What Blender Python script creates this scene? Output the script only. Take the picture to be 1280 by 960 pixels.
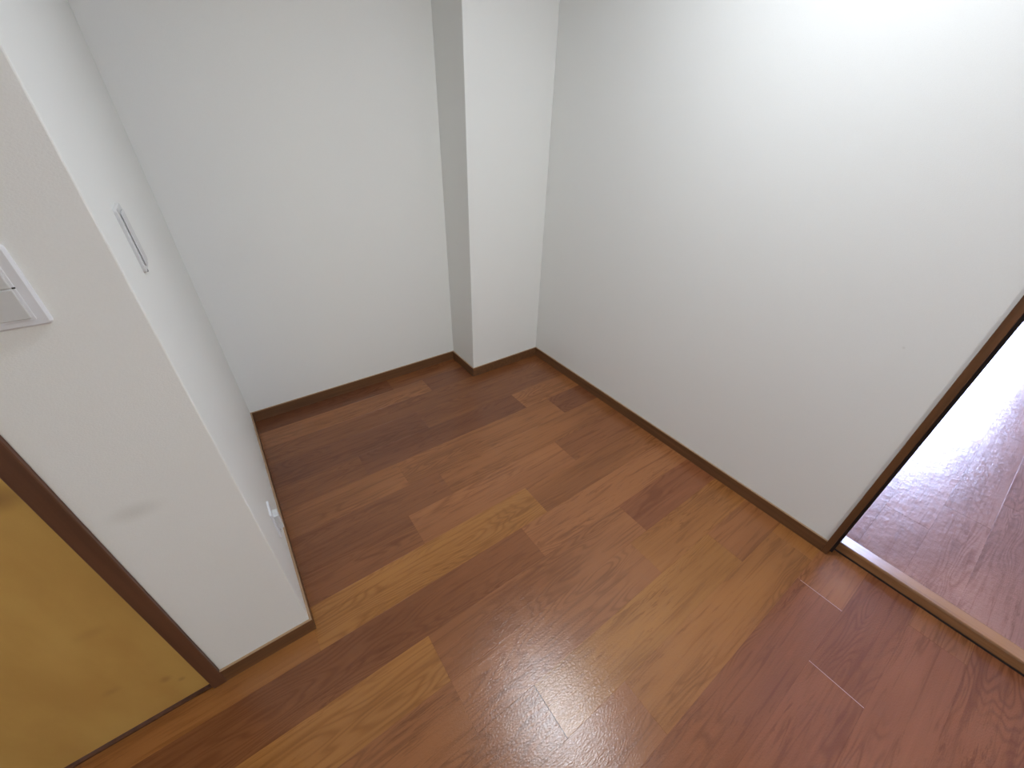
import bpy, bmesh, math, random
from mathutils import Matrix, Vector

# ---------------------------------------------------------------- camera, world, exposure
for o in list(bpy.data.objects):
    bpy.data.objects.remove(o, do_unlink=True)
S = bpy.context.scene
COL = S.collection
random.seed(7)

CAM_Z = 1.42
PITCH, ROLL, YAW = 0.9676, 0.0338, -0.6424
cd = bpy.data.cameras.new('camera')
cam = bpy.data.objects.new('camera', cd)
COL.objects.link(cam)
cd.sensor_width = 36.0
cd.lens = 36.0 * 497.95 / 1280.0
cd.clip_start = 0.02
cam.matrix_world = (Matrix.Translation((0, 0, CAM_Z)) @ Matrix.Rotation(YAW, 4, 'Z')
                    @ Matrix.Rotation(PITCH, 4, 'X') @ Matrix.Rotation(ROLL, 4, 'Z'))
S.camera = cam

SKY_COLOR = (0.52, 0.62, 1.0)
SKY_STRENGTH = 44.0
LAMP_POS = (0.97, 0.58)
LAMP_STRENGTH = 14.6
LAMP_SPREAD = 156
LAMP_R = 0.09
LAMP_COLOR = (0.935, 0.995, 1.07)
TINT_EAST, TINT_WEST, TINT_REAR = (0.95, 0.95, 0.95), (0.10, 0.10, 0.08), (0.33, 0.29, 0.17)   # what the panes let through; last two tinted to balance the wall light
FILL_LAMP_STRENGTH = 39.0
FILL_LAMP_COLOR = (0.95, 0.99, 1.06)

w = bpy.data.worlds.new('sky')
S.world = w
w.use_nodes = True
w.node_tree.nodes['Background'].inputs[0].default_value = (*SKY_COLOR, 1)
w.node_tree.nodes['Background'].inputs[1].default_value = SKY_STRENGTH
S.view_settings.view_transform = 'Standard'
S.view_settings.look = 'None'
S.view_settings.gamma = 1.0
S.view_settings.use_curve_mapping = False
S.view_settings.exposure = 0.0

# ---------------------------------------------------------------- measured layout (metres)
XR, YB = 1.5883, 2.125          # right wall face, back wall face
XC, YC = 1.0826, 1.8607         # pillar: left face, front face
XL, YS = -0.1334, 0.8627        # stub wall: inner face, front face
YE = 0.0155                     # where the right wall ends at the doorway
XS = -0.378                     # where the stub's front meets the door casing
HB = 0.0605                     # baseboard height
CEIL = 2.42
WX, WR = -2.4, -2.7             # far side walls of the room behind the camera
W2 = (-0.95, 0.35)              # window span (y) in the far left wall
W3 = (-1.7, -0.3)               # span (x) of the added fill window behind the camera
DOOR_W = 0.84
ZN = 0.034                      # floor level of the next room
NX1, NY0, NY1 = 5.7, -2.4, 2.1  # next room


# ---------------------------------------------------------------- materials
def new_mat(name):
    m = bpy.data.materials.new(name)
    m.use_nodes = True
    nt = m.node_tree
    return m, nt, nt.nodes['Principled BSDF']


def N(nt, t, **kw):
    n = nt.nodes.new(t)
    for k, v in kw.items():
        if k.startswith('i_'):
            n.inputs[k[2:].replace('_', ' ')].default_value = v
        else:
            setattr(n, k, v)
    return n


def math_n(nt, op, a, b=None, c=None, clamp=False):
    n = nt.nodes.new('ShaderNodeMath')
    n.operation = op
    n.use_clamp = clamp
    for i, v in enumerate((a, b, c)):
        if v is None:
            continue
        if isinstance(v, (int, float)):
            n.inputs[i].default_value = v
        else:
            nt.links.new(v, n.inputs[i])
    return n.outputs[0]


def mix_c(nt, fac, a, b, blend='MIX'):
    n = nt.nodes.new('ShaderNodeMix')
    n.data_type = 'RGBA'
    n.blend_type = blend
    for i, v in ((0, fac), (6, a), (7, b)):
        if isinstance(v, (int, float)):
            n.inputs[i].default_value = v
        elif isinstance(v, tuple):
            n.inputs[i].default_value = (*v, 1) if len(v) == 3 else v
        else:
            nt.links.new(v, n.inputs[i])
    return n.outputs[2]


def ramp(nt, src, lo, hi, smooth=True):
    n = nt.nodes.new('ShaderNodeMapRange')
    n.interpolation_type = 'SMOOTHSTEP' if smooth else 'LINEAR'
    nt.links.new(src, n.inputs[0])
    n.inputs[1].default_value = lo
    n.inputs[2].default_value = hi
    return n.outputs[0]


def blob(nt, pos, centre, radii):
    """soft ellipsoid mask around a world point (a stain with a place of its own)"""
    s = nt.nodes.new('ShaderNodeVectorMath'); s.operation = 'SUBTRACT'
    nt.links.new(pos, s.inputs[0]); s.inputs[1].default_value = centre
    d = nt.nodes.new('ShaderNodeVectorMath'); d.operation = 'DIVIDE'
    nt.links.new(s.outputs[0], d.inputs[0]); d.inputs[1].default_value = radii
    l = nt.nodes.new('ShaderNodeVectorMath'); l.operation = 'LENGTH'
    nt.links.new(d.outputs[0], l.inputs[0])
    n = nt.nodes.new('ShaderNodeMapRange'); n.interpolation_type = 'SMOOTHSTEP'
    nt.links.new(l.outputs['Value'], n.inputs[0])
    n.inputs[1].default_value = 1.0; n.inputs[2].default_value = 0.0
    n.inputs[3].default_value = 0.0; n.inputs[4].default_value = 1.0
    return n.outputs[0]


def wood_floor(name, rough=0.27, wavy=0.0):
    m, nt, p = new_mat(name)
    L = nt.links
    tc = N(nt, 'ShaderNodeTexCoord')
    oi = N(nt, 'ShaderNodeObjectInfo')
    off = N(nt, 'ShaderNodeCombineXYZ')
    L.new(math_n(nt, 'MULTIPLY', oi.outputs['Random'], 53.0), off.inputs[0])
    L.new(math_n(nt, 'MULTIPLY', oi.outputs['Random'], 17.0), off.inputs[1])
    L.new(math_n(nt, 'MULTIPLY', oi.outputs['Random'], 31.0), off.inputs[2])
    add = N(nt, 'ShaderNodeVectorMath', operation='ADD')
    L.new(tc.outputs['Object'], add.inputs[0]); L.new(off.outputs[0], add.inputs[1])

    def stretched(sx, sy, scale, detail=4, rough_=0.55, dist=0.0):
        mp = N(nt, 'ShaderNodeMapping'); mp.inputs['Scale'].default_value = (sx, sy, 1)
        L.new(add.outputs[0], mp.inputs[0])
        n = N(nt, 'ShaderNodeTexNoise')
        n.inputs['Scale'].default_value = scale; n.inputs['Detail'].default_value = detail
        n.inputs['Roughness'].default_value = rough_; n.inputs['Distortion'].default_value = dist
        L.new(mp.outputs[0], n.inputs['Vector'])
        return n.outputs['Fac']
    fine = stretched(3.0, 110, 1.0, 3)                 # pores
    streak = stretched(3.0, 60, 1.0, 5, 0.62, 0.8)      # long streaks
    broad = stretched(1.1, 5.0, 1.0, 2)                # tone drifting over a board
    warp = stretched(1.5, 9.0, 1.0, 2, 0.45, 0.15)      # flame figure
    rings = math_n(nt, 'SINE', math_n(nt, 'MULTIPLY', warp, 150.0))
    rings = math_n(nt, 'MULTIPLY_ADD', rings, 0.5, 0.5)
    rings = math_n(nt, 'POWER', rings, 2.2)
    where = ramp(nt, stretched(1.0, 5.0, 1.3, 1), 0.47, 0.60)
    rings = math_n(nt, 'MULTIPLY', rings, where)
    fleck = math_n(nt, 'MULTIPLY', ramp(nt, stretched(8.0, 75, 1.0, 4, 0.65, 1.5), 0.52, 0.66), ramp(nt, stretched(1.8, 9, 1.0, 2), 0.50, 0.66))

    base = oi.outputs['Color']
    dark = mix_c(nt, 1.0, base, (0.58, 0.50, 0.46), 'MULTIPLY')
    light = mix_c(nt, 1.0, base, (1.22, 1.24, 1.22), 'MULTIPLY')
    c = mix_c(nt, ramp(nt, broad, 0.3, 0.7), mix_c(nt, 0.30, base, dark), mix_c(nt, 0.55, base, light))
    c = mix_c(nt, math_n(nt, 'MULTIPLY', ramp(nt, streak, 0.50, 0.66), 0.55), c, dark)
    c = mix_c(nt, math_n(nt, 'MULTIPLY', ramp(nt, streak, 0.48, 0.30), 0.35), c, light)
    c = mix_c(nt, math_n(nt, 'MULTIPLY', rings, 0.55), c, dark)
    c = mix_c(nt, math_n(nt, 'MULTIPLY', fleck, 0.75), c, dark)
    c = mix_c(nt, math_n(nt, 'MULTIPLY', ramp(nt, fine, 0.55, 0.75), 0.16), c, dark)
    L.new(c, p.inputs['Base Color'])
    # satin varnish with a fine embossed pore relief
    sp = N(nt, 'ShaderNodeTexNoise'); sp.inputs['Scale'].default_value = 230; sp.inputs['Detail'].default_value = 2
    mp = N(nt, 'ShaderNodeMapping'); mp.inputs['Scale'].default_value = (0.6, 1.4, 1)
    L.new(tc.outputs['Object'], mp.inputs[0]); L.new(mp.outputs[0], sp.inputs['Vector'])
    h = math_n(nt, 'ADD', math_n(nt, 'MULTIPLY', sp.outputs['Fac'], 0.7), math_n(nt, 'MULTIPLY', fine, 0.5))
    b = N(nt, 'ShaderNodeBump'); b.inputs['Strength'].default_value = 1.0; b.inputs['Distance'].default_value = 0.0007
    L.new(h, b.inputs['Height'])
    if wavy:                                   # old varnish that has settled unevenly
        mw = N(nt, 'ShaderNodeMapping'); mw.inputs['Scale'].default_value = (1.0, 1.0, 1.0)
        L.new(tc.outputs['Object'], mw.inputs[0])
        n3 = N(nt, 'ShaderNodeTexNoise'); n3.inputs['Scale'].default_value = 16; n3.inputs['Detail'].default_value = 3
        n3.inputs['Roughness'].default_value = 0.6
        L.new(mw.outputs[0], n3.inputs['Vector'])
        b2 = N(nt, 'ShaderNodeBump'); b2.inputs['Strength'].default_value = 1.0; b2.inputs['Distance'].default_value = wavy
        L.new(n3.outputs['Fac'], b2.inputs['Height']); L.new(b2.outputs[0], b.inputs['Normal'])
    L.new(b.outputs[0], p.inputs['Normal'])
    p.inputs['Roughness'].default_value = rough
    p.inputs['IOR'].default_value = 1.56
    return m


def trim_wood(name, col, rough=0.42, axis='Z'):
    m, nt, p = new_mat(name)
    L = nt.links
    tc = N(nt, 'ShaderNodeTexCoord')
    sc = {'X': (2, 60, 60), 'Y': (60, 2, 60), 'Z': (60, 60, 2)}[axis]
    mp = N(nt, 'ShaderNodeMapping'); mp.inputs['Scale'].default_value = sc
    L.new(tc.outputs['Object'], mp.inputs[0])
    n = N(nt, 'ShaderNodeTexNoise'); n.inputs['Scale'].default_value = 1; n.inputs['Detail'].default_value = 4
    L.new(mp.outputs[0], n.inputs['Vector'])
    d = tuple(v * 0.72 for v in col)
    L.new(mix_c(nt, ramp(nt, n.outputs['Fac'], 0.35, 0.68), col, d), p.inputs['Base Color'])
    p.inputs['Roughness'].default_value = rough
    return m


def plaster(name, col, smudges=()):
    """white embossed vinyl wallpaper"""
    m, nt, p = new_mat(name)
    L = nt.links
    tc = N(nt, 'ShaderNodeTexCoord')
    geo = N(nt, 'ShaderNodeNewGeometry')
    n = N(nt, 'ShaderNodeTexNoise'); n.inputs['Scale'].default_value = 330; n.inputs['Detail'].default_value = 3
    mp = N(nt, 'ShaderNodeMapping'); mp.inputs['Scale'].default_value = (1, 1, 1.7)
    L.new(geo.outputs['Position'], mp.inputs[0]); L.new(mp.outputs[0], n.inputs['Vector'])
    b = N(nt, 'ShaderNodeBump'); b.inputs['Strength'].default_value = 0.35; b.inputs['Distance'].default_value = 0.0010
    L.new(n.outputs['Fac'], b.inputs['Height']); L.new(b.outputs[0], p.inputs['Normal'])
    n2 = N(nt, 'ShaderNodeTexNoise'); n2.inputs['Scale'].default_value = 1.6; n2.inputs['Detail'].default_value = 3
    L.new(geo.outputs['Position'], n2.inputs['Vector'])
    c = mix_c(nt, n2.outputs['Fac'], col, tuple(v * 0.965 for v in col))
    c = mix_c(nt, math_n(nt, 'MULTIPLY', ramp(nt, n.outputs['Fac'], 0.45, 0.7), 0.05), c, (0.60, 0.58, 0.54))
    for centre, radii, amt, sc in smudges:
        c = mix_c(nt, math_n(nt, 'MULTIPLY', blob(nt, geo.outputs['Position'], centre, radii), amt), c, sc)
    L.new(c, p.inputs['Base Color'])
    p.inputs['Roughness'].default_value = 0.62
    p.inputs['Specular IOR Level'].default_value = 0.3
    return m


def plain(name, col, rough=0.4, bump=0.0):
    m, nt, p = new_mat(name)
    n = N(nt, 'ShaderNodeTexNoise'); n.inputs['Scale'].default_value = 60
    tc = N(nt, 'ShaderNodeTexCoord'); nt.links.new(tc.outputs['Object'], n.inputs['Vector'])
    nt.links.new(mix_c(nt, n.outputs['Fac'], col, tuple(v * 0.96 for v in col)), p.inputs['Base Color'])
    p.inputs['Roughness'].default_value = rough
    return m


def veneer(name):
    m, nt, p = new_mat(name)
    L = nt.links
    geo = N(nt, 'ShaderNodeNewGeometry')
    mp = N(nt, 'ShaderNodeMapping'); mp.inputs['Scale'].default_value = (9, 9, 3)
    L.new(geo.outputs['Position'], mp.inputs[0])
    n = N(nt, 'ShaderNodeTexNoise'); n.inputs['Scale'].default_value = 1; n.inputs['Detail'].default_value = 4
    L.new(mp.outputs[0], n.inputs['Vector'])
    f = N(nt, 'ShaderNodeTexNoise'); f.inputs['Scale'].default_value = 420
    L.new(geo.outputs['Position'], f.inputs['Vector'])
    base = (0.64, 0.40, 0.112)
    c = mix_c(nt, ramp(nt, n.outputs['Fac'], 0.3, 0.75), base, (0.55, 0.32, 0.085))
    c = mix_c(nt, math_n(nt, 'MULTIPLY', f.outputs['Fac'], 0.12), c, (0.30, 0.15, 0.05))
    for cx, cz, rx, rz, a in ((-0.455, 0.845, 0.07, 0.040, 0.62), (-0.475, 0.135, 0.018, 0.022, 0.35),
                              (-0.452, 0.100, 0.012, 0.014, 0.35), (-0.56, 0.20, 0.025, 0.020, 0.22),
                              (-0.50, 0.43, 0.04, 0.025, 0.15)):
        c = mix_c(nt, math_n(nt, 'MULTIPLY', blob(nt, geo.outputs['Position'], (cx, YS + 0.012, cz), (rx, 0.1, rz)), a),
                  c, (0.22, 0.10, 0.035))
    L.new(c, p.inputs['Base Color'])
    p.inputs['Roughness'].default_value = 0.5
    return m


def emitter(name, col, strength):
    m = bpy.data.materials.new(name)
    m.use_nodes = True
    nt = m.node_tree
    nt.nodes.remove(nt.nodes['Principled BSDF'])
    e = nt.nodes.new('ShaderNodeEmission')
    e.inputs[0].default_value = (*col, 1)
    e.inputs[1].default_value = strength
    nt.links.new(e.outputs[0], nt.nodes['Material Output'].inputs[0])
    return m


def window_glass(name, tint):
    m = bpy.data.materials.new(name)
    m.use_nodes = True
    nt = m.node_tree
    nt.nodes.remove(nt.nodes['Principled BSDF'])
    t = nt.nodes.new('ShaderNodeBsdfTransparent'); t.inputs[0].default_value = (*tint, 1)
    g = nt.nodes.new('ShaderNodeBsdfGlossy'); g.inputs['Roughness'].default_value = 0.02
    fr = nt.nodes.new('ShaderNodeFresnel'); fr.inputs[0].default_value = 1.45
    mx = nt.nodes.new('ShaderNodeMixShader')
    nt.links.new(fr.outputs[0], mx.inputs[0]); nt.links.new(t.outputs[0], mx.inputs[1]); nt.links.new(g.outputs[0], mx.inputs[2])
    nt.links.new(mx.outputs[0], nt.nodes['Material Output'].inputs[0])
    return m


M_FLOOR = wood_floor('oak_strip_floor', 0.23)
M_FLOOR2 = wood_floor('red_oak_floor', 0.24, 0.0022)
M_WALL = plaster('white_wallpaper', (0.885, 0.897, 0.872),
                 smudges=(((-0.305, YS, 0.722), (0.060, 0.05, 0.032), 0.22, (0.42, 0.42, 0.36)),
                          ((1.588, 0.155, 0.86), (0.05, 0.006, 0.006), 0.20, (0.40, 0.37, 0.33))))
M_CEIL = plaster('white_ceiling_paper', (0.9, 0.9, 0.9))
M_BASE = trim_wood('brown_baseboard', (0.175, 0.080, 0.034), 0.38, 'X')
M_BASEY = trim_wood('brown_baseboard_side', (0.175, 0.080, 0.034), 0.38, 'Y')
M_CAP = plain('baseboard_cap', (0.36, 0.23, 0.13), 0.45)
M_CASING = trim_wood('brown_casing', (0.135, 0.056, 0.028), 0.45, 'Z')
M_JAMB = trim_wood('doorway_jamb', (0.150, 0.066, 0.026), 0.40, 'Z')
M_SILL = trim_wood('threshold_wood', (0.34, 0.165, 0.070), 0.26, 'Y')
M_DARK = plain('dark_gap_shade', (0.018, 0.012, 0.010), 0.7)
M_SUB = plain('subfloor', (0.05, 0.03, 0.02), 0.8)
M_DOOR = veneer('ochre_veneer')
M_PLAST = plain('white_plastic', (0.78, 0.79, 0.82), 0.32)
M_PLAST2 = plain('grey_white_plastic', (0.66, 0.665, 0.66), 0.35)
M_IVORY = plain('ivory_plastic', (0.60, 0.60, 0.57), 0.4)
M_HOLE = plain('black_slot', (0.02, 0.02, 0.02), 0.5)
M_PALE = plain('edge_glint', (0.62, 0.42, 0.33), 0.3)
M_ALU = plain('window_aluminium', (0.55, 0.55, 0.55), 0.35)
M_METAL = plain('brass_pull', (0.35, 0.25, 0.12), 0.35)
M_GROUND = plain('outdoor_concrete', (0.35, 0.34, 0.32), 0.9)


# ---------------------------------------------------------------- mesh helpers
def link(name, bm, mats, parent=None, origin=None, kind=None):
    me = bpy.data.meshes.new(name)
    bmesh.ops.recalc_face_normals(bm, faces=bm.faces)
    if origin is not None:
        bmesh.ops.translate(bm, verts=bm.verts, vec=-Vector(origin))
    bm.to_mesh(me); bm.free()
    o = bpy.data.objects.new(name, me)
    for m in (mats if isinstance(mats, (list, tuple)) else [mats]):
        me.materials.append(m)
    COL.objects.link(o)
    if origin is not None:
        o.location = origin
    if parent is not None:
        o.parent = parent
        if origin is not None:
            o.location = Vector(origin) - parent.location
    if kind:
        o['kind'] = kind
    return o


def box(bm, x0, x1, y0, y1, z0, z1, bevel=0.0, seg=1, mi=0):
    r = bmesh.ops.create_cube(bm, size=1)
    for v in r['verts']:
        v.co = Vector(((x0 + x1) / 2 + v.co.x * (x1 - x0), (y0 + y1) / 2 + v.co.y * (y1 - y0), (z0 + z1) / 2 + v.co.z * (z1 - z0)))
    fs = set(f for v in r['verts'] for f in v.link_faces)
    if bevel > 0:
        es = list(set(e for v in r['verts'] for e in v.link_edges))
        q = bmesh.ops.bevel(bm, geom=es, offset=bevel, segments=seg, profile=0.5, affect='EDGES')
        fs = set(f for f in fs if f.is_valid) | set(q['faces'])
    for f in fs:
        f.material_index = mi
    return bm


def prism(bm, pts, z0, z1, mi=0):
    lo = [bm.verts.new((x, y, z0)) for x, y in pts]
    hi = [bm.verts.new((x, y, z1)) for x, y in pts]
    n = len(pts)
    fs = [bm.faces.new(lo[::-1]), bm.faces.new(hi)]
    for i in range(n):
        fs.append(bm.faces.new((lo[i], lo[(i + 1) % n], hi[(i + 1) % n], hi[i])))
    for f in fs:
        f.material_index = mi
    return fs


def NB():
    return bmesh.new()


def struct(name, bm, mat, label=None, origin=None, parent=None):
    o = link(name, bm, mat, parent, origin, 'structure' if parent is None else None)
    if label:
        o['label'] = label
    return o


def thing(name, label, cat, loc, group=None):
    o = bpy.data.objects.new(name, None)
    COL.objects.link(o)
    o.location = loc
    o.empty_display_size = 0.05
    o['label'] = label; o['category'] = cat
    if group:
        o['group'] = group
    return o


# ---------------------------------------------------------------- floor of the alcove room
LEFT = -2.4
bm = NB(); box(bm, WX, 1.632, WR, YB + 0.05, -0.06, -0.0125)
floor = struct('floor', bm, M_SUB, 'warm brown oak strip flooring of the alcove and room')

# tones (linear albedo): yellowish light, orange mid, pinkish mid, brown, dark brown
T = {'Y': (0.352, 0.150, 0.039), 'O': (0.320, 0.130, 0.037), 'P': (0.300, 0.118, 0.043), 'M': (0.275, 0.106, 0.036),
     'B': (0.220, 0.081, 0.029), 'D': (0.180, 0.064, 0.025), 'R': (0.245, 0.087, 0.034),
     'U': (0.330, 0.165, 0.115), 'V': (0.295, 0.140, 0.095)}


def plank(parent, x0, x1, y0, y1, ztop, thick, mat, tone, gap=0.00008, bev=0.00025):
    bm = NB()
    x0 += gap; x1 -= gap; y0 += gap; y1 -= gap
    cx, cy = (x0 + x1) / 2, (y0 + y1) / 2
    rings = []
    for z, ins in ((ztop - thick, 0), (ztop - bev * 0.8, 0), (ztop, bev)):
        rings.append([bm.verts.new((x, y, z)) for x, y in ((x0 + ins, y0 + ins), (x1 - ins, y0 + ins), (x1 - ins, y1 - ins), (x0 + ins, y1 - ins))])
    bm.faces.new(rings[0][::-1]); bm.faces.new(rings[2])
    for a, b in ((0, 1), (1, 2)):
        for i in range(4):
            bm.faces.new((rings[a][i], rings[a][(i + 1) % 4], rings[b][(i + 1) % 4], rings[b][i]))
    o = link('plank', bm, mat, parent, (cx, cy, ztop))
    j = random.uniform(0.97, 1.03)
    o.color = (T[tone][0] * j, T[tone][1] * j, T[tone][2] * j, 1)
    return o


# rows: lower edge y, [ (joint x ... )] and the tone of each strip between joints
rows = [
    (1.9985, 2.135, [(0.60, 'D'), (9, 'B')]),
    (1.862, 1.9985, [(0.788, 'M'), (9, 'D')]),
    (1.722, 1.862, [(-1.2, 'B'), (9, 'B')]),
    (1.560, 1.722, [(-0.9, 'D'), (0.62, 'D'), (9, 'B')]),
    (1.409, 1.560, [(0.242, 'B'), (1.165, 'D'), (9, 'M')]),
    (1.250, 1.409, [(0.374, 'M'), (1.319, 'M'), (9, 'D')]),
    (1.096, 1.250, [(-0.6, 'M'), (0.514, 'B'), (9, 'M')]),
    (0.938, 1.096, [(-0.50, 'B'), (0.30, 'B'), (1.11, 'P'), (9, 'B')]),
    (0.780, 0.938, [(-0.7, 'O'), (0.797, 'Y'), (9, 'M')]),
    (0.627, 0.780, [(-0.9, 'M'), (0.656, 'B'), (9, 'P')]),
    (0.4745, 0.627, [(-0.74, 'M'), (0.163, 'Y'), (1.076, 'P'), (9, 'R')]),
    (0.322, 0.4745, [(-1.05, 'B'), (0.163, 'M'), (0.975, 'P'), (9, 'O')]),
    (0.1705, 0.322, [(-0.56, 'R'), (0.360, 'M'), (1.2735, 'Y'), (9, 'M')]),
    (0.0155, 0.1705, [(-0.30, 'M'), (0.592, 'P'), (1.507, 'O'), (9, 'O')]),
    (-0.1325, 0.0155, [(-0.45, 'R'), (0.47, 'R'), (1.383, 'R'), (9, 'P')]),
    (-0.284, -0.1325, [(-0.7, 'M'), (0.20, 'M'), (1.120, 'R'), (9, 'R')]),
    (-0.4355, -0.284, [(-0.3, 'B'), (0.61, 'M'), (1.524, 'R'), (9, 'P')]),
    (-0.587, -0.4355, [(0.0, 'M'), (0.95, 'R'), (9, 'R')]),
    (-0.7385, -0.587, [(0.3, 'B'), (1.25, 'M'), (9, 'P')]),
]
y = -0.7385
while y > WR + 0.01:
    y2 = max(y - 0.1515, WR)
    j0 = random.uniform(-1.8, -0.9)
    js = []
    while j0 < 1.5:
        js.append((j0, random.choice('MBPORM'))); j0 += 0.909
    js.append((9, random.choice('MBPO')))
    rows.append((y2, y, js))
    y = y2
for (y0, y1, js) in rows:
    xa = WX
    if y0 > YS - 0.1:
        xa = XL + 0.0005
    xend = 1.5878 if y0 > 0 else 1.632
    if y0 >= 1.85 and y1 > YC:
        xend = XC - 0.0005
    if abs(y0 - 1.862) < 1e-6 or y0 > 1.9:
        xend = XC - 0.0005
    if y0 < YS < y1:
        # the row the stub wall stands in: its front part runs on to the left in front of the door
        for xj, t in js:
            a, b = max(xa, XL + 0.0005), min(xj, xend)
            if b > a + 0.01:
                plank(floor, a, b, y0, y1, 0, 0.012, M_FLOOR, t)
            xa = max(xa, min(xj, xend))
        plank(floor, -0.70, XL + 0.0005, y0, YS - 0.0005, 0, 0.012, M_FLOOR, 'O')
        plank(floor, WX, -0.70, y0, YS - 0.0005, 0, 0.012, M_FLOOR, 'M')
        continue
    for xj, t in js:
        b = min(xj, xend)
        if b > xa + 0.01:
            plank(floor, xa, b, y0, y1, 0, 0.012, M_FLOOR, t)
            xa = b

# the three end joints that show: one open and dark, two with bevel glints painted as pale slivers
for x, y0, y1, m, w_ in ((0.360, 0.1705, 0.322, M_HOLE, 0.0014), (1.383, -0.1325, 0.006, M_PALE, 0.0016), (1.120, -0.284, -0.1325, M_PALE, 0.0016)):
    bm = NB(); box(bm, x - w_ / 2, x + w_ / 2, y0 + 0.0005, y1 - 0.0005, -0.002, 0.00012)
    link('end_joint', bm, m, floor)['label'] = 'dark open end joint' if m is M_HOLE else 'pale glint painted along an end joint'

# ---------------------------------------------------------------- floor of the next room (one step up)
bm = NB(); box(bm, 1.705, NX1, NY0, NY1, -0.06, ZN - 0.0125)
floor2 = struct('floor.001', bm, M_SUB, 'glossy reddish brown floor of the next room beyond the raised threshold')
y = 0.247 - 0.1515 * 18
k = 0
while y < NY1:
    y1 = min(y + 0.1515, NY1)
    ya = max(y, NY0)
    if y1 > NY0 + 0.01:
        xa = 1.705
        j = 1.702 + [0.33, 0.78, 0.55][k % 3]
        while xa < NX1 - 0.02:
            b = min(j, NX1)
            plank(floor2, xa, b, ya, y1, ZN, 0.012, M_FLOOR2, random.choice('UVVU'))
            xa = b; j = b + 0.909
    y += 0.1515; k += 1

# ---------------------------------------------------------------- walls
bm = NB(); box(bm, XL - 0.02, XR + 0.12, YB, YB + 0.12, -0.06, CEIL)
struct('wall_back', bm, M_WALL, 'plain white back wall of the alcove')
bm = NB(); box(bm, XC, XR, YC, YB, -0.012, CEIL, 0.003, 2)
struct('wall_pillar', bm, M_WALL, 'white boxed pillar in the back right corner of the alcove')
bm = NB(); box(bm, XR, XR + 0.112, YE, YB, -0.06, CEIL)
struct('wall_right', bm, M_WALL, 'plain white wall right of the alcove, ending at the doorway')
bm = NB(); box(bm, XR, XR + 0.112, WR, -0.0155 - DOOR_W - 0.03, -0.06, CEIL)
box(bm, XR, XR + 0.112, -0.0155 - DOOR_W - 0.03, YE, 2.03, CEIL)
struct('wall_doorway', bm, M_WALL, 'white wall over and beyond the doorway to the next room')
bm = NB(); box(bm, XS, XL, YS, YB, -0.012, CEIL, 0.0025, 2)
struct('wall_left', bm, M_WALL, 'white stub wall between the alcove and the ochre door')
bm = NB(); box(bm, WX, XS, YS, YS + 0.1, 2.03, CEIL); box(bm, WX, -1.30, YS, YS + 0.1, -0.012, 2.03)
struct('wall_closet', bm, M_WALL, 'white wall around the ochre door')
bm = NB(); box(bm, WX - 0.1, XR + 0.112, WR - 0.1, YB + 0.12, CEIL, CEIL + 0.1)
struct('ceiling', bm, M_CEIL)
# next room shell, with a tall window in its far wall
WY0, WY1, WZ0, WZ1 = -0.30, 1.60, 0.06, 2.15
bm = NB()
box(bm, NX1, NX1 + 0.12, NY0, WY0, -0.06, 2.5); box(bm, NX1, NX1 + 0.12, WY1, NY1, -0.06, 2.5)
box(bm, NX1, NX1 + 0.12, WY0, WY1, -0.06, WZ0); box(bm, NX1, NX1 + 0.12, WY0, WY1, WZ1, 2.5)
struct('wall_east', bm, M_WALL)
bm = NB(); box(bm, XR + 0.112, NX1 + 0.12, NY1, NY1 + 0.1, -0.06, 2.5)
struct('wall_north', bm, M_WALL)
bm = NB(); box(bm, XR + 0.112, NX1 + 0.12, NY0 - 0.1, NY0, -0.06, 2.5)
struct('wall_south', bm, M_WALL)
bm = NB(); box(bm, XR + 0.112, NX1 + 0.12, NY0 - 0.1, NY1 + 0.1, 2.45, 2.55)
struct('ceiling.001', bm, M_CEIL)


def make_window(name, label, centre, width, z0, z1, facing, tint):
    """sash window in the XY-plane position `centre`; facing = angle of the inward normal"""
    win = bpy.data.objects.new(name, None)
    fr = NB(); hw = width / 2
    box(fr, -0.025, 0.025, -hw, -hw + 0.04, z0, z1); box(fr, -0.025, 0.025, hw - 0.04, hw, z0, z1)
    box(fr, -0.025, 0.025, -hw + 0.04, hw - 0.04, z0, z0 + 0.05); box(fr, -0.025, 0.025, -hw + 0.04, hw - 0.04, z1 - 0.05, z1)
    box(fr, -0.025, 0.025, -0.03, 0.03, z0 + 0.05, z1 - 0.05)
    bpy.data.objects.remove(win)
    win = struct(name, fr, M_ALU, label)
    win.location = (*centre, 0); win.rotation_euler = (0, 0, facing)
    g = window_glass(name + '_glass', tint)
    for a, b in ((-hw + 0.04, -0.03), (0.03, hw - 0.04)):
        bm = NB(); box(bm, -0.003, 0.003, a, b, z0 + 0.05, z1 - 0.05)
        link('pane', bm, g, win)
    pl = bpy.data.lights.new('window_portal', 'AREA'); pl.shape = 'RECTANGLE'
    pl.size = width; pl.size_y = z1 - z0; pl.cycles.is_portal = True
    po = bpy.data.objects.new('window_portal', pl); COL.objects.link(po)
    n = Vector((math.cos(facing), math.sin(facing), 0))
    po.location = Vector((*centre, (z0 + z1) / 2)) - n * 0.05
    po.rotation_euler = n.to_track_quat('-Z', 'Y').to_euler()


def wall_with_hole(name, axis, w0, w1, a0, a1, h0, h1, z0, z1, ztop, label=None):
    """wall from a0 to a1 along the other axis, opening h0..h1 x z0..z1"""
    bm = NB()
    for p, q, r, t in ((a0, h0, -0.06, ztop), (h1, a1, -0.06, ztop), (h0, h1, -0.06, z0), (h0, h1, z1, ztop)):
        if axis == 'X':
            box(bm, w0, w1, p, q, r, t)
        else:
            box(bm, p, q, w0, w1, r, t)
    return struct(name, bm, M_WALL, label)


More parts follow.
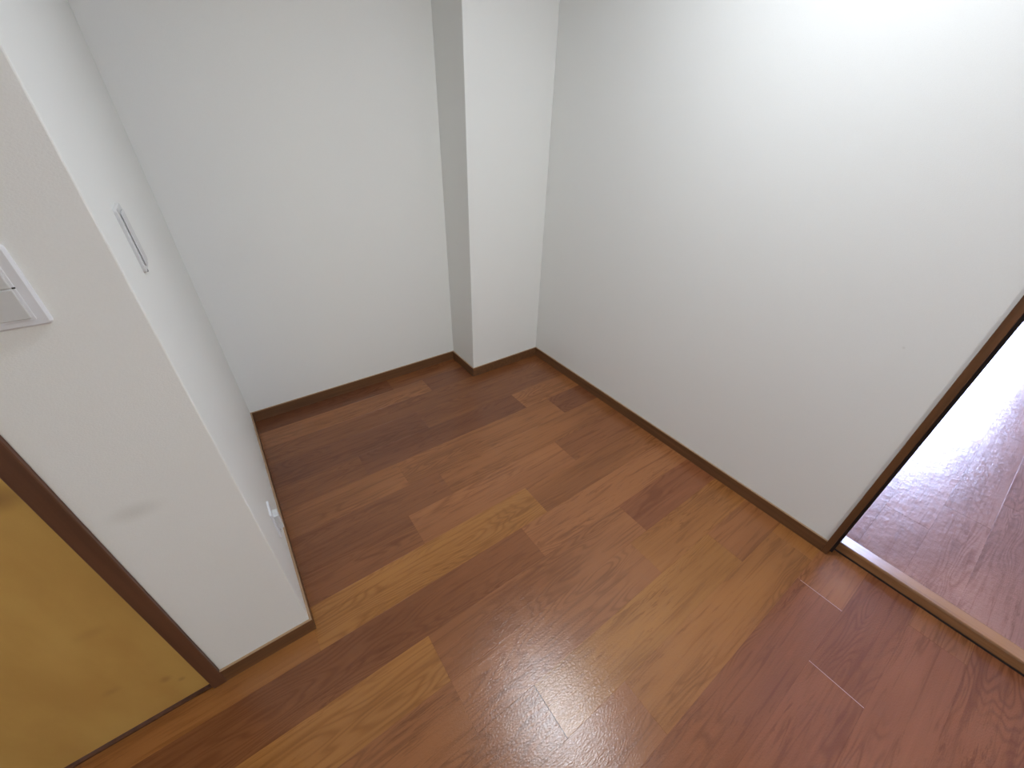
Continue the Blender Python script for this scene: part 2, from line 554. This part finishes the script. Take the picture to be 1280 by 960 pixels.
make_window('window_1', 'tall sash window of the next room', (NX1 + 0.055, (WY0 + WY1) / 2), WY1 - WY0, WZ0, WZ1, math.pi, TINT_EAST)
wall_with_hole('wall_west', 'X', WX - 0.1, WX, WR, YS + 0.1, W2[0], W2[1], 0.75, 2.0, CEIL)
make_window('window_2', 'sash window on the far left of the room', (WX - 0.05, (W2[0] + W2[1]) / 2), W2[1] - W2[0], 0.75, 2.0, 0, TINT_WEST)
wall_with_hole('wall_rear', 'Y', WR - 0.1, WR, WX - 0.1, XR + 0.112, W3[0], W3[1], 0.75, 2.0, CEIL)
make_window('fill_window', 'unseen sash window added behind the camera for fill light', ((W3[0] + W3[1]) / 2, WR - 0.05), W3[1] - W3[0], 0.75, 2.0, math.pi / 2, TINT_REAR)  # unseen window, added to lift the lower walls
bm = NB(); box(bm, -16, 20, -18, 18, -0.30, -0.20)
struct('ground', bm, M_GROUND)

# ---------------------------------------------------------------- baseboards (brown, with a lighter cap edge)
BT = 0.007


def baseboard(name, pts, label, mat):
    """closed footprint polygon; body, then a narrow paler cap bevelled inwards"""
    bm = NB()
    prism(bm, pts, 0.0004, HB - 0.0022, 0)
    prism(bm, pts, HB - 0.0022, HB, 1)
    return struct(name, bm, [mat, M_CAP], label)


baseboard('baseboard_back', [(XL + BT, YB - BT), (XC - BT, YB - BT), (XC, YB), (XL, YB)], 'brown baseboard along the back wall of the alcove', M_BASE)
baseboard('baseboard_pillar', [(XC, YB), (XC - BT, YB - BT), (XC - BT, YC - BT), (XR - BT, YC - BT), (XR, YC), (XC, YC)], 'brown baseboard around the boxed pillar', M_BASEY)
baseboard('baseboard_right', [(XR, YC), (XR - BT, YC - BT), (XR - BT, YE + 0.0002), (XR, YE + 0.0002)], 'brown baseboard along the right wall up to the doorway', M_BASEY)
baseboard('baseboard_left', [(XL, YB), (XL, YS), (XS + 0.0002, YS), (XS + 0.0002, YS - BT), (XL + BT, YS - BT), (XL + BT, YB - BT)], 'brown baseboard wrapping the stub wall', M_BASE)

# ---------------------------------------------------------------- doorway: jamb, shade strip, head, threshold
YJ = -0.0155
bm = NB()
box(bm, XR - 0.009, XR + 0.120, YJ + 0.0095, YE, 0.0004, 2.03, 0.0012, 1)
jam = struct('trim_1', bm, M_JAMB, 'brown wooden door jamb where the right wall ends')
bm = NB(); box(bm, XR + 0.022, XR + 0.118, YJ, YJ + 0.0095, 0.0004, 2.03)  # dark tone stands in for shade on the jamb's inner side
link('shade_strip', bm, M_DARK, jam)['label'] = 'dark strip painted as shade along the inner edge of the jamb'
bm = NB(); box(bm, XR - 0.009, XR + 0.120, YJ - DOOR_W - 0.03, YJ - DOOR_W, 0.0004, 2.03, 0.0012, 1)
struct('trim_2', bm, M_JAMB)
bm = NB(); box(bm, XR - 0.009, XR + 0.120, YJ - DOOR_W, YJ, 2.0, 2.03, 0.0012, 1)
struct('trim_3', bm, M_JAMB)
bm = NB()
# raised threshold: eased front edge, sunk back edge
TZ = 0.046
prof = [(1.634, 0.0), (1.634, TZ - 0.006), (1.636, TZ - 0.002), (1.640, TZ), (1.700, TZ - 0.0085), (1.7045, TZ - 0.0115), (1.7045, 0.0)]
ya, yb = YJ - DOOR_W + 0.0005, YJ - 0.0005
va = [bm.verts.new((x, ya, z)) for x, z in prof]; vb = [bm.verts.new((x, yb, z)) for x, z in prof]
bm.faces.new(va); bm.faces.new(vb[::-1])
for i in range(len(prof)):
    bm.faces.new((va[i], vb[i], vb[(i + 1) % len(prof)], va[(i + 1) % len(prof)]))
struct('trim_4', bm, M_SILL, 'raised glossy wooden threshold in the doorway')
bm = NB(); box(bm, 1.6325, 1.6338, ya, yb, -0.01, 0.007)  # dark strip for the gap and the shadow at the threshold's foot
struct('trim_5', bm, M_DARK, 'dark joint and painted shadow line along the foot of the threshold')

# ---------------------------------------------------------------- ochre door with its casing and track
bm = NB()
box(bm, -0.411, XS, YS - 0.009, YS + 0.05, 0.0004, 2.03, 0.0015, 1)
struct('trim_6', bm, M_CASING, 'dark brown casing between stub wall and ochre door')
bm = NB(); box(bm, -1.30, -0.411, YS - 0.009, YS + 0.05, 2.0, 2.03, 0.0015, 1)
struct('trim_7', bm, M_CASING)
bm = NB(); box(bm, -1.30, -1.267, YS - 0.009, YS + 0.05, 0.0004, 2.0, 0.0015, 1)
struct('trim_8', bm, M_CASING)
bm = NB(); box(bm, -1.267, -0.411, YS + 0.0002, YS + 0.05, -0.012, 0.0025, 0.0008, 1)
box(bm, -1.267, -0.411, YS + 0.0002, YS + 0.004, 0.0025, 0.0045)
struct('trim_9', bm, M_CASING, 'thin brown track along the foot of the ochre door')
bm = NB(); box(bm, -0.4145, -0.411, YS + 0.010, YS + 0.045, 0.0025, 2.0)
struct('trim_10', bm, M_DARK, 'dark gap beside the ochre door')
bm = NB(); box(bm, -1.264, -0.4150, YS + 0.009, YS + 0.040, 0.006, 1.997, 0.0015, 1)
dr = struct('door_1', bm, M_DOOR, 'flush ochre sliding door left of the stub wall')
bm = NB()
r = bmesh.ops.create_cone(bm, cap_ends=True, segments=24, radius1=0.03, radius2=0.027, depth=0.004,
                          matrix=Matrix.Translation((-0.49, YS + 0.0075, 0.98)) @ Matrix.Rotation(math.pi / 2, 4, 'X'))
link('finger_pull', bm, M_METAL, dr)


# ---------------------------------------------------------------- wall plates
def rrect(bm, w, h, r, d0, d1, mi=0, bev=0.0, seg=5):
    """rounded rectangle slab standing in local XZ, rising along -Y from d0 to d1"""
    rings = []
    for d, ins in ((d0, 0), (d1 - bev, 0), (d1, bev)) if bev else ((d0, 0), (d1, 0)):
        pts = []
        W, Hh, R = w / 2 - ins, h / 2 - ins, max(r - ins, 0.0003)
        for cx, cz, a0 in ((W - R, Hh - R, 0), (-W + R, Hh - R, 90), (-W + R, -Hh + R, 180), (W - R, -Hh + R, 270)):
            for i in range(seg + 1):
                a = math.radians(a0 + 90 * i / seg)
                pts.append(bm.verts.new((cx + R * math.cos(a), -d, cz + R * math.sin(a))))
        rings.append(pts)
    fs = [bm.faces.new(rings[0][::-1]), bm.faces.new(rings[-1])]
    n = len(rings[0])
    for a, b in zip(rings[:-1], rings[1:]):
        for i in range(n):
            fs.append(bm.faces.new((a[i], a[(i + 1) % n], b[(i + 1) % n], b[i])))
    for f in fs:
        f.material_index = mi


def plate_part(name, parent, mat, specs, off=(0, 0)):
    bm = NB()
    for (w_, h_, r_, d0, d1, bev, cx, cz) in specs:
        b2 = NB(); rrect(b2, w_, h_, r_, d0, d1, 0, bev)
        bmesh.ops.translate(b2, verts=b2.verts, vec=(cx, 0, cz))
        me = bpy.data.meshes.new('tmp'); b2.to_mesh(me); b2.free(); bm.from_mesh(me); bpy.data.meshes.remove(me)
    return link(name, bm, mat, parent)


def switch(label, loc, rz, rockers=2, group=None):
    mc = M_PLAST if rockers == 2 else M_PLAST2
    t = thing('light_switch', label, 'switch', loc, group)
    t.rotation_euler = (0, 0, rz)
    plate_part('cover_plate', t, mc, [(0.072, 0.118, 0.006, 0.0, 0.0075 if rockers == 2 else 0.006, 0.003 if rockers == 2 else 0.0015, 0, 0)])
    plate_part('inner_frame', t, mc, [(0.044, 0.098, 0.002, 0.0070, 0.0088, 0.0006, 0, 0)])
    if rockers == 2:
        for s in (1, -1):
            plate_part('rocker', t, M_PLAST2, [(0.037, 0.0445, 0.002, 0.0088, 0.0115, 0.001, 0, s * 0.0230)])
        o = plate_part('indicator', t, M_HOLE, [(0.0035, 0.0022, 0.0006, 0.0070, 0.0094, 0, 0.0205, 0.0006)])
        o['label'] = 'tiny dark slot beside the rockers'
    else:
        plate_part('rocker', t, M_PLAST2, [(0.037, 0.092, 0.002, 0.0080, 0.0095, 0.0008, 0, 0)])
        plate_part('dot', t, M_HOLE, [(0.008, 0.004, 0.0008, 0.0, 0.0062, 0, -0.022, -0.0582)])['label'] = 'small dark notch at the lower edge'  # dark dot low on the plate, near one corner
    return t


switch('white light switch with stacked rockers on the stub wall front, above the ochre door edge', (-0.2745, YS, 1.190), 0, 2)
switch('slim white wall plate on the bright inner face of the stub wall', (XL, 1.085, 1.192), math.pi / 2, 1)

# socket low on the stub wall's inner face
t = thing('wall_outlet', 'white wall outlet low on the stub wall inner face just above the baseboard', 'outlet', (XL, 1.135, 0.262))
t.rotation_euler = (0, 0, math.pi / 2)
plate_part('cover_plate', t, M_PLAST, [(0.072, 0.118, 0.005, 0.0, 0.006, 0.002, 0, 0)])
plate_part('socket', t, M_IVORY, [(0.036, 0.016, 0.003, 0.0055, 0.0080, 0.001, 0, -0.047)])
plate_part('slot', t, M_HOLE, [(0.0018, 0.008, 0.0004, 0.0075, 0.0083, 0, -0.0064, -0.047), (0.0018, 0.010, 0.0004, 0.0075, 0.0083, 0, 0.0064, -0.047)])
plate_part('plug', t, M_PLAST2, [(0.036, 0.066, 0.003, 0.0058, 0.021, 0.002, 0.0, -0.004)])['label'] = 'white block standing out from the cover plate'  # greyer plastic puts the shade of the block's side into its colour


# ---------------------------------------------------------------- added fill lamp, alcove downlight
def fill_lamp(loc, radius, strength, label, col):
    t = thing('fill_lamp', label, 'lamp', loc)
    bm = NB()
    bmesh.ops.create_cone(bm, cap_ends=True, segments=48, radius1=radius * 1.08, radius2=radius * 1.08, depth=0.03,
                          matrix=Matrix.Translation((0, 0, -0.015)))
    link('lamp_base', bm, M_PLAST, t)
    bm = NB()
    prof = [(radius, -0.031), (radius, -0.05), (radius * 0.93, -0.072), (radius * 0.7, -0.085), (0.0, -0.09)]
    segs = 48
    prev = None
    for r_, z in prof[:-1]:
        ring = [bm.verts.new((r_ * math.cos(2 * math.pi * i / segs), r_ * math.sin(2 * math.pi * i / segs), z)) for i in range(segs)]
        if prev:
            for i in range(segs):
                bm.faces.new((prev[i], prev[(i + 1) % segs], ring[(i + 1) % segs], ring[i]))
        else:
            bm.faces.new(ring)
        prev = ring
    bm.faces.new(prev[::-1])
    link('lamp_shade', bm, emitter('lamp_glow', col, strength), t)
    return t


# recessed downlight over the alcove: trim ring, white reflector, and the light itself at the mouth
t = thing('downlight', 'round recessed downlight in the ceiling over the alcove entrance', 'lamp', (LAMP_POS[0], LAMP_POS[1], CEIL))
bm = NB()
bmesh.ops.create_cone(bm, cap_ends=True, segments=48, radius1=LAMP_R * 1.15, radius2=LAMP_R * 1.15, depth=0.010, matrix=Matrix.Translation((0, 0, -0.005)))
link('trim_ring', bm, M_PLAST, t)
bm = NB()
bmesh.ops.create_cone(bm, cap_ends=True, segments=48, radius1=LAMP_R, radius2=LAMP_R, depth=0.003, matrix=Matrix.Translation((0, 0, -0.0116)))
link('diffuser', bm, emitter('diffuser_glow', LAMP_COLOR, LAMP_STRENGTH * 0.05), t)
al = bpy.data.lights.new('downlight_light', 'AREA'); al.shape = 'DISK'; al.size = LAMP_R * 2
al.energy = LAMP_STRENGTH; al.color = LAMP_COLOR; al.spread = math.radians(LAMP_SPREAD)
ao = bpy.data.objects.new('downlight_light', al); COL.objects.link(ao)
ao.location = (LAMP_POS[0], LAMP_POS[1], CEIL - 0.015)

fill_lamp((0.25, -1.5, CEIL), 0.22, FILL_LAMP_STRENGTH, 'round white fill lamp added on the unseen ceiling behind the camera', FILL_LAMP_COLOR)  # unseen lamp, added as fill light
